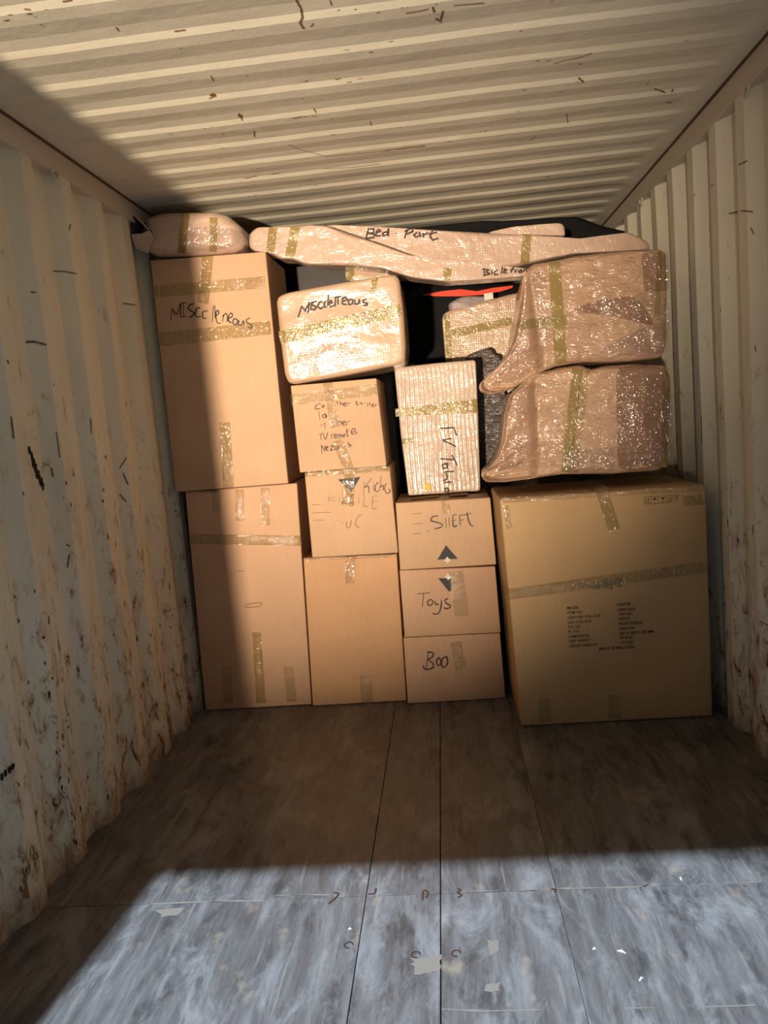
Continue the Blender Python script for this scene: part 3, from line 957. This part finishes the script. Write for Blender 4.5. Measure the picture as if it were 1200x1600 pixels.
class Parcel(Box):
    """a film-wrapped body: outline traced on its front plane, real depth behind it, creased film surface"""
    def __init__(s, name, outline, center, y0, y1, mat, label, cat='parcel', round_=.05, amp=.006, freq=6.0, lean=0.0, ridges=None, n=180, rings=34, taper=.97, group=None, shear=0.0):
        s.y0, s.y1, s.k = y0, y1, lean
        s.z0 = at(center[0], center[1], y0).z
        ol = resample(outline, n)
        C3 = s.pt(*center)
        R3 = [s.pt(*p) for p in ol]
        s.C3, s.ridges, s.round, s.amp, s.freq = C3, ridges, round_, amp, freq
        zmin = min(p.z for p in R3)
        s.root = thing(name, Vector((C3.x, (y0 + y1) / 2, zmin)), label, cat, group)
        V, Fc = [C3 + FRONT * 0], []
        rs_ = [1 - (1 - (i + 1) / rings) ** 1.6 for i in range(rings)]
        def disp(p):
            f = fbm((p.x * freq, p.y * freq * .6, p.z * freq * 1.5), 1, 4)
            g = abs(noise.noise(Vector((p.x * freq * 1.7 + 9, p.y * freq, p.z * freq * 2.2))))
            return amp * (f + .8 * (.35 - g))
        s.V0 = None
        for r in rs_:
            for p in R3:
                q = C3.lerp(p, r)
                e = (p - q).length
                back = round_ * (1 - math.sqrt(max(0, 1 - (1 - min(e / round_, 1)) ** 2)))
                d = disp(q)
                if ridges:
                    d += ridges(q) * min(1, e / .02)
                q = q + Vector((0, back, 0)) + FRONT * d
                V.append(q)
        V[0] = C3 + FRONT * (disp(C3) + (ridges(C3) if ridges else 0))
        nb = len(rs_)
        side = 14
        D = y1 - (y0 + round_)
        for k in range(1, side + 1):
            t = k / side
            sc = 1 - (1 - taper) * t
            if t > .9:
                sc -= .06 * ((t - .9) / .1) ** 2
            for p in R3:
                q = C3.lerp(p, sc)
                q = q + Vector((0, round_ + D * t, 0))
                rad = (p - C3)
                rad.y = 0
                q = q + rad.normalized() * disp(q) * .8
                q.z += shear * D * t
                V.append(q)
        V.append(C3 + Vector((0, y1 - y0, shear * D)))
        tot = nb + side
        for i in range(n):
            Fc.append((0, 1 + (i + 1) % n, 1 + i))
        for r in range(tot - 1):
            for i in range(n):
                a, b = 1 + r * n + i, 1 + r * n + (i + 1) % n
                Fc.append((a, b, b + n, a + n))
        last = 1 + (tot - 1) * n
        for i in range(n):
            Fc.append((last + i, last + (i + 1) % n, len(V) - 1))
        s.outline3 = R3
        s.body = mesh_obj('wrapped_body', V, Fc, mat, s.root, True)
        bm = bmesh.new()
        bm.from_mesh(s.body.data)
        bmesh.ops.recalc_face_normals(bm, faces=bm.faces[:])
        bm.to_mesh(s.body.data)
        bm.free()
        from mathutils.bvhtree import BVHTree
        s.bvh = BVHTree.FromPolygons([tuple(v) for v in V], [tuple(f) for f in Fc])
    def skin(s, px, py):
        """point on the creased surface itself"""
        v = ray(px, py).normalized()
        hit = s.bvh.ray_cast(CAM, v)
        return hit[0] if hit[0] is not None else s.pt(px, py)
    def band(s, a, b, wpx, name='tape', mat='tape_w', n=None, off=.003, wpx2=None):
        """tape hugging the wrapped surface between two pixels"""
        n = n or max(4, int(math.hypot(a[0] - b[0], a[1] - b[1]) / 4))
        dx, dy = b[0] - a[0], b[1] - a[1]
        L = math.hypot(dx, dy)
        nx, ny = -dy / L, dx / L
        V = []
        for i in range(n + 1):
            t = i / n
            w = wpx + ((wpx2 or wpx) - wpx) * t
            for j in range(5):
                o = (j / 4 - .5) * w
                p = s.skin(a[0] + dx * t + nx * o, a[1] + dy * t + ny * o)
                V.append(p + FRONT * off)
        Fc = [(i * 5 + j, i * 5 + j + 1, i * 5 + j + 6, i * 5 + j + 5) for i in range(n) for j in range(4)]
        return mesh_obj(name, V, Fc, M[mat], s.root, True)
    def scribble(s, strokes, wpx=2.2, mat='ink', off=.0035):
        return s.write(strokes, wpx, mat, 'handwriting', off, surf=s.skin)
    def patch(s, outline, mat='film', name='film_layer', off=.004):
        """a loose extra layer of film lying on the wrap"""
        ol = resample(outline, 40)
        c = (sum(p[0] for p in ol) / 40, sum(p[1] for p in ol) / 40)
        V, Fc = [s.skin(*c) + FRONT * off], []
        for r in (.2, .4, .6, .8, 1.0):
            for p in ol:
                q = s.skin(c[0] + (p[0] - c[0]) * r, c[1] + (p[1] - c[1]) * r)
                V.append(q + FRONT * (off + .006 * abs(noise.noise(q * 18))))
        for i in range(40):
            Fc.append((0, 1 + i, 1 + (i + 1) % 40))
        for r in range(4):
            for i in range(40):
                a, b = 1 + r * 40 + i, 1 + r * 40 + (i + 1) % 40
                Fc.append((a, a + 40, b + 40, b))
        return mesh_obj(name, V, Fc, M[mat], s.root, True)

# shiny MISCELENEOUS parcel leaning a little forward on the list box
ms = Parcel('wrapped_parcel', [(431, 470), (434, 462), (450, 456), (520, 443), (600, 430), (618, 428), (624, 436), (630, 480), (634, 540), (633, 563), (622, 570), (540, 586), (460, 600), (450, 599), (444, 585), (436, 520)],
            (533, 515), 3.38, 3.74, M['bub'], 'tilted shiny wrapped parcel marked MISCELENEOUS on top of the list box', lean=.083, round_=.022, amp=.0028, freq=4.5, taper=1.02)
ms.band((437, 528), (626, 484), 20)
ms.band((587, 432), (581, 458), 9)
ms.scribble(S(400, 370, .21667, [(305, 580), (330, 500)], [(330, 500), (355, 535), (385, 475), (375, 550)], [(400, 470), (395, 530)], [(402, 455), (400, 460)],
    [(440, 465), (405, 475), (410, 495), (435, 505), (425, 525), (400, 525)], [(480, 465), (455, 475), (445, 505), (465, 520), (485, 510)], [(505, 465), (490, 480), (492, 505), (508, 510)], [(490, 490), (502, 488)],
    [(522, 420), (517, 505)], [(525, 490), (550, 475), (540, 460), (528, 475), (535, 505), (560, 495)], [(570, 505), (575, 435)], [(565, 440), (615, 430)], [(590, 440), (592, 490)],
    [(620, 470), (655, 455), (650, 435), (625, 445), (622, 485), (655, 490)], [(690, 450), (665, 460), (670, 490), (695, 485), (700, 460), (690, 450)], [(715, 455), (712, 485), (735, 485), (745, 455), (750, 485)],
    [(795, 450), (770, 460), (775, 475), (800, 480), (800, 495), (775, 495)]), 2.4)
ms.patch([(452, 590), (462, 560), (490, 530), (512, 505), (540, 500), (560, 515), (572, 545), (575, 570), (540, 578)], 'film')

# ridged bubble-wrapped TV table
def tv_ridges(p):
    x = p.x + .010 * noise.noise(Vector((p.x * 6, 0, p.z * 5))) + .004 * noise.noise(Vector((p.x * 9, 3, p.z * 14)))
    return .0032 * abs(math.sin(x * 150)) ** .8
tv = Parcel('wrapped_side_table', [(616, 578), (619, 574), (680, 567), (742, 562), (744, 566), (747, 640), (751, 765), (749, 768), (690, 772), (642, 776), (638, 775), (626, 680)],
            (683, 670), 3.62, 3.80, M['bub_t'], 'narrow upright parcel in ridged bubble wrap marked TV Table, on the SHEET box', round_=.012, amp=.002, freq=8, ridges=tv_ridges, n=360, rings=60, taper=.99)
tv.band((618, 645), (746, 634), 12, wpx2=22, off=.005)
tv.band((628, 690), (646, 688), 8, off=.005)
tv.scribble(S(610, 560, .13746, [(560, 797), (720, 787)], [(720, 785), (735, 830), (755, 880)], [(592, 925), (700, 910)], [(595, 932), (665, 960), (745, 1005)], [(560, 1140), (725, 1152)], [(700, 1098), (725, 1150), (760, 1220)],
    [(620, 1195), (585, 1215), (600, 1250), (650, 1240), (655, 1200), (620, 1190), (655, 1250)], [(612, 1292), (720, 1282)], [(630, 1292), (645, 1340), (640, 1375), (600, 1388)], [(610, 1412), (705, 1402)], [(615, 1475), (650, 1480), (665, 1500), (655, 1520), (622, 1510), (618, 1475)]), 1.9, off=.005)
st = tv.patch([(664, 755), (672, 755), (672, 766), (664, 766)], 'yellow', 'sticker', .005)

# tall wrapped headboard standing behind the TV table
hb = Parcel('wrapped_headboard', [(690, 494), (694, 487), (740, 474), (798, 459), (818, 455), (826, 462), (838, 620), (842, 760), (850, 950), (855, 1028), (746, 1035), (738, 1030), (718, 800), (702, 640)],
            (765, 690), 4.05, 4.15, M['bub_s'], 'tall bubble-wrapped board with olive tape standing behind the ridged TV Table parcel', round_=.02, amp=.003, freq=8, n=260, rings=50)
hb.band((704, 522), (800, 502), 13)
hb.band((698, 492), (702, 566), 9)
db = Parcel('dark_gap_form', [(726, 557), (744, 549), (766, 543), (770, 546), (771, 555), (782, 554), (786, 600), (796, 640), (800, 800), (806, 960), (808, 1040), (752, 1048), (745, 1040), (735, 800), (728, 640)],  # dark body added to darken this gap, outlined along its dark edge
            (764, 760), 3.90, 4.00, M['brown_d'], 'narrow dark brown form added to darken the gap between the TV Table parcel and the wrapped blocks', cat='bundle', round_=.012, amp=.004, freq=9, n=260, rings=40)
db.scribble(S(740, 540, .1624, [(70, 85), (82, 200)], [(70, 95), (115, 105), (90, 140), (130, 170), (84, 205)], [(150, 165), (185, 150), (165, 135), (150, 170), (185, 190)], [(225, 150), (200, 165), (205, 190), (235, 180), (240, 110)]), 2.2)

# the two large film-wrapped cushions over the carton
W1 = [(753, 747), (764, 735), (776, 718), (786, 690), (789, 650), (798, 616), (833, 583), (880, 573), (908, 569), (926, 577), (945, 571), (990, 568), (1043, 570), (1051, 588), (1050, 650), (1047, 722), (1032, 736), (960, 741), (880, 742), (830, 749), (790, 754), (760, 754)]
W2 = [(751, 606), (752, 596), (768, 583), (790, 560), (803, 530), (812, 480), (818, 432), (832, 411), (870, 405), (900, 398), (960, 391), (1034, 387), (1043, 394), (1045, 450), (1043, 540), (1036, 558), (985, 564), (905, 566), (870, 572), (836, 585), (800, 608), (775, 615), (758, 614)]
def pleats(tip, e0, e1, y, reach=.6):
    """film gathered toward a tip; left of the edge e0-e1 it slopes back from the block"""
    T, E0, E1 = at(tip[0], tip[1], y), at(*e0, y), at(*e1, y)
    def f(p):
        d = Vector((p.x - T.x, p.z - T.z))
        a = math.atan2(d.y, d.x) + .12 * noise.noise(Vector((p.x * 7, p.z * 7, 2)))
        r = d.length
        t = (p.z - E0.z) / (E1.z - E0.z)
        xe = E0.x + (E1.x - E0.x) * t + .01 * noise.noise(Vector((3, 0, p.z * 9)))
        rec = min(max((xe - p.x) / .20, 0), 1)
        rec = min(1, rec * .75 + min(rec * 8, 1) * .25)
        return .020 * (abs(math.sin(a * 10)) - .5) * max(0, 1 - r / reach) * min(1, r / .05) * min(1, .15 + rec * 4) - .13 * rec ** .8
    return f
w1 = Parcel('wrapped_cushion', W1, (935, 655), 3.22, 3.62, M['wrap'], 'large film-wrapped block lying on the furniture carton, lower of two', round_=.035, amp=.008, freq=5, n=260, rings=44, ridges=pleats((752, 750), (836, 585), (842, 745), 3.22))
w2 = Parcel('wrapped_cushion', W2, (935, 485), 3.19, 3.62, M['wrap'], 'large film-wrapped block near the roof by the right wall, upper of two', round_=.035, amp=.008, freq=5, n=260, rings=44, ridges=pleats((752, 606), (826, 412), (850, 585), 3.19))
w1.band((902, 576), (884, 738), 16)
w1.band((914, 578), (896, 738), 14, mat='tape_s', off=.004)
w1.band((1040, 575), (1037, 730), 9)
w1.patch([(797, 625), (830, 592), (842, 600), (838, 660), (842, 700), (800, 740), (762, 748), (790, 700)])
w1.patch([(962, 572), (1045, 574), (1050, 640), (1046, 726), (1000, 735), (964, 736)], 'film_d')
w1.patch([(1010, 585), (1046, 580), (1048, 720), (1020, 728), (1005, 660)])
w1.patch([(880, 705), (960, 700), (962, 737), (880, 738)])
w2.band((866, 410), (876, 568), 19)
w2.band((812, 508), (885, 500), 15)
w2.band((1031, 392), (1026, 500), 9)
w2.patch([(757, 606), (790, 572), (812, 500), (822, 430), (850, 418), (858, 480), (850, 560), (810, 598)])
w2.patch([(988, 458), (1047, 456), (1047, 548), (1030, 556), (960, 540), (1000, 520)])
w2.patch([(890, 485), (930, 470), (990, 462), (1010, 485), (1025, 510), (960, 495)], 'film_d', 'film_fold')
w2.patch([(985, 520), (1046, 500), (1044, 552), (1000, 558), (930, 552)])
w2.patch([(1002, 396), (1044, 394), (1046, 455), (1006, 458)], 'film_d', 'film_layer')

# long packages across the top
bp = Parcel('wrapped_bed_part', [(498, 354), (512, 350), (570, 352), (680, 358), (760, 362), (870, 368), (940, 374), (961, 377), (970, 365), (985, 362), (1003, 370), (1017, 379), (1019, 389), (960, 393), (900, 396), (840, 408), (780, 421), (700, 422), (620, 410), (540, 385)],
            (760, 392), 3.66, 3.86, M['bub_p'], 'long pale wrapped package marked Bed.Part lying just under the roof', cat='package', round_=.03, amp=.004, freq=6, n=260, rings=26)
bp.band((823, 366), (820, 412), 14)
bp.scribble(S(380, 330, .26667, [(735, 100), (720, 160)], [(735, 105), (765, 105), (765, 125), (735, 130), (772, 137), (765, 155), (720, 160)], [(778, 130), (805, 118), (795, 108), (780, 120), (780, 145), (808, 145)],
    [(845, 120), (818, 128), (818, 145), (842, 140), (852, 102), (850, 148)], [(890, 130), (898, 131)], [(962, 110), (945, 160)], [(945, 120), (985, 100), (995, 118), (960, 135)],
    [(1020, 125), (1000, 140), (1010, 155), (1032, 145), (1032, 125), (1042, 155)], [(1052, 128), (1056, 155)], [(1056, 140), (1082, 127)], [(1112, 108), (1095, 150), (1110, 170), (1145, 160)], [(1085, 135), (1135, 125)]), 2.3)
bf = Parcel('wrapped_bicycle_frame', [(387, 384), (388, 364), (400, 354), (460, 353), (480, 350), (506, 351), (575, 374), (640, 398), (700, 414), (760, 419), (832, 420), (838, 430), (760, 437), (700, 441), (672, 437), (645, 434), (600, 420), (545, 414), (478, 413), (455, 404), (436, 404), (424, 396), (395, 392)],
            (545, 388), 3.50, 3.64, M['bub_p'], 'long tapering wrapped package marked Bicle frame, slanting down under the Bed.Part package', cat='package', round_=.02, amp=.004, freq=7, n=260, rings=26)
bf.band((427, 356), (422, 394), 13)
bf.band((462, 354), (452, 403), 15)
bf.band((700, 418), (697, 440), 12)
bf.scribble(S(680, 330, .31667, [(240, 290), (245, 320)], [(230, 285), (265, 290), (250, 300), (270, 310), (235, 318)], [(280, 290), (280, 312)], [(308, 290), (290, 300), (295, 315), (312, 312)], [(332, 275), (326, 310)],
    [(337, 300), (352, 292), (342, 285), (336, 305), (357, 305)], [(388, 272), (372, 305)], [(370, 290), (392, 285)], [(394, 290), (394, 305)], [(394, 297), (407, 288)], [(422, 288), (410, 300), (420, 305), (427, 290), (430, 305)], [(438, 285), (438, 302)], [(438, 290), (450, 287), (450, 302)]), 2.0)
sr = Parcel('wrapped_roll', [(538, 424), (545, 413), (600, 412), (660, 418), (662, 430), (620, 434), (580, 440), (545, 440)],
            (590, 425), 3.68, 3.80, M['bub'], 'small wrapped roll end peeking over the tilted shiny parcel', round_=.02, amp=.004, freq=9, n=120, rings=14)
sr.band((546, 416), (547, 438), 14)
fp = Parcel('flat_wrapped_panel', [(765, 362), (800, 354), (840, 350), (877, 348), (882, 352), (884, 368), (760, 366)],
            (830, 358), 3.70, 3.95, M['bub_p'], 'flat wrapped panel just showing above the Bed.Part package', round_=.01, amp=.002, freq=9, n=100, rings=10)
# bubble-wrap bundle on the left box
rl = Parcel('bubble_wrap_bundle', [(214, 362), (222, 338), (250, 329), (330, 327), (352, 333), (372, 350), (379, 372), (376, 385), (362, 391), (300, 396), (240, 397), (224, 390), (212, 376)],
            (300, 364), 3.40, 3.70, M['bub_p'], 'rounded bubble-wrap bundle with an open end, squeezed under the roof in the left corner', cat='bundle', round_=.06, amp=.005, freq=6, n=180, taper=1.0)
rl.band((290, 334), (284, 396), 13)
rl.band((334, 340), (333, 394), 12)
rl.patch([(296, 358), (330, 352), (374, 360), (376, 382), (340, 392), (296, 394)])
# open film end on the left of the bundle
P = [at(203, 341, 3.37), at(210, 337, 3.37), at(234, 360, 3.38), at(222, 365, 3.37), at(204, 366, 3.36), at(212, 388, 3.40), at(232, 396, 3.41), at(240, 372, 3.385)]
mouth = P[:5]
deep = [p.lerp(P[3], .35) + Vector((.02, .09, 0)) for p in mouth]
mesh_obj('open_end', mouth + deep, [(i, (i + 1) % 5, 5 + (i + 1) % 5, 5 + i) for i in range(5)] + [(5, 6, 7, 8, 9)], M['hole'], rl.root)
v, f = ribbon([P[4], P[0], P[1], P[2]], FRONT, .006, .004)
mesh_obj('film_rim', v, f, M['bub_p'], rl.root)
mesh_obj('film_flap', [P[4], P[3], P[2], P[7], P[6], P[5]], [(0, 1, 2, 3, 4, 5)], M['bub_p'], rl.root)

# ------------------------------------------------------------------ dark things deeper in
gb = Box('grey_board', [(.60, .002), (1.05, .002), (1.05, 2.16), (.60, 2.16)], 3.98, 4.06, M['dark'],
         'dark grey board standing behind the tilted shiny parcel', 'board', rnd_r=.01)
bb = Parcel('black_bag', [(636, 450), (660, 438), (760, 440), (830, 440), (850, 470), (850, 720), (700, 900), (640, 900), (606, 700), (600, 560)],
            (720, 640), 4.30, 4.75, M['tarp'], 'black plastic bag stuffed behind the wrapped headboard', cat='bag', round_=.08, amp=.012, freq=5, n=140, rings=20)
tp = Parcel('black_sheet_and_shade', [(300, 337), (420, 342), (560, 346), (700, 344), (830, 341), (905, 336), (945, 352), (975, 358), (1008, 366), (1010, 400), (960, 400), (700, 440), (400, 440), (300, 420)],  # black shape covers both the plastic and the shadow beside it under the roof
            (650, 385), 4.42, 4.80, M['tarp'], 'black plastic sheet bunched against the roof behind the long packages, also standing in for the shadow there', cat='plastic sheet', round_=.05, amp=.010, freq=5, n=220, rings=16)
# red fabric strip, grey cloth and a white tag on top of the headboard
R = [at(*p, 4.26) for p in ((660, 461), (690, 455), (720, 452), (745, 455), (770, 450), (802, 446), (800, 450), (780, 456), (750, 461), (715, 463), (680, 463))]
V = R + [p + Vector((0, .05, .01)) for p in R]
nR = len(R)
red = mesh_obj('red_strap', V, [tuple(range(nR))[::-1], tuple(range(nR, 2 * nR))] + [(i, (i + 1) % nR, nR + (i + 1) % nR, nR + i) for i in range(nR)], M['red'])
tag(red, 'bright red fabric strip in the dark gap under the Bicle frame package', 'fabric')
gc = Parcel('grey_cloth', [(700, 474), (718, 463), (735, 461), (760, 462), (785, 466), (800, 458), (812, 468), (815, 480), (760, 492), (720, 496), (702, 488)],
            (755, 478), 4.06, 4.22, M['lilac'], 'crumpled grey lilac cloth above the wrapped headboard', cat='cloth', round_=.03, amp=.010, freq=12, n=80, rings=12)
P = [at(*p, 4.045) for p in ((756, 459), (770, 457), (771, 467), (757, 469))]
tgm = mesh_obj('white_tag', P + [p + Vector((0, .002, 0)) for p in P], [(0, 3, 2, 1), (4, 5, 6, 7), (0, 1, 5, 4), (1, 2, 6, 5), (2, 3, 7, 6), (3, 0, 4, 7)], M['white'], gc.root)

# ------------------------------------------------------------------ wood splinters on the floor
for (a, b), lab in ((((964, 1486), (978, 1490)), 'longest pale wood splinter lying on the lit floor at the right'),
                    (((926, 1484), (932, 1483)), 'short pale wood chip beside the longest splinter'),
                    (((1061, 1372), (1065, 1376)), 'tiny pale wood chip just behind the cross joint at the right'),
                    (((999, 1533), (1006, 1528)), 'thin pale splinter on the lower right floor'),
                    (((544, 1453), (550, 1452)), 'pale wood chip on the lit floor left of the middle joint')):
    A, B = atz(*a), atz(*b)
    d = (B - A).normalized()
    s = d.cross(UP) * .0018
    V = [A - s, A + s * .6, B + s * .5, B - s * .7, A * .5 + B * .5 + s + UP * .004, A * .5 + B * .5 - s + UP * .0045]
    V = [v + UP * (.0005 if i < 4 else .002) for i, v in enumerate(V)]
    o = mesh_obj('wood_splinter', V, [(0, 3, 2, 1), (0, 5, 3), (1, 2, 4), (0, 1, 4, 5), (3, 5, 4, 2)], M['chip'])
    tag(o, lab, 'splinter', 'wood splinters on the floor')
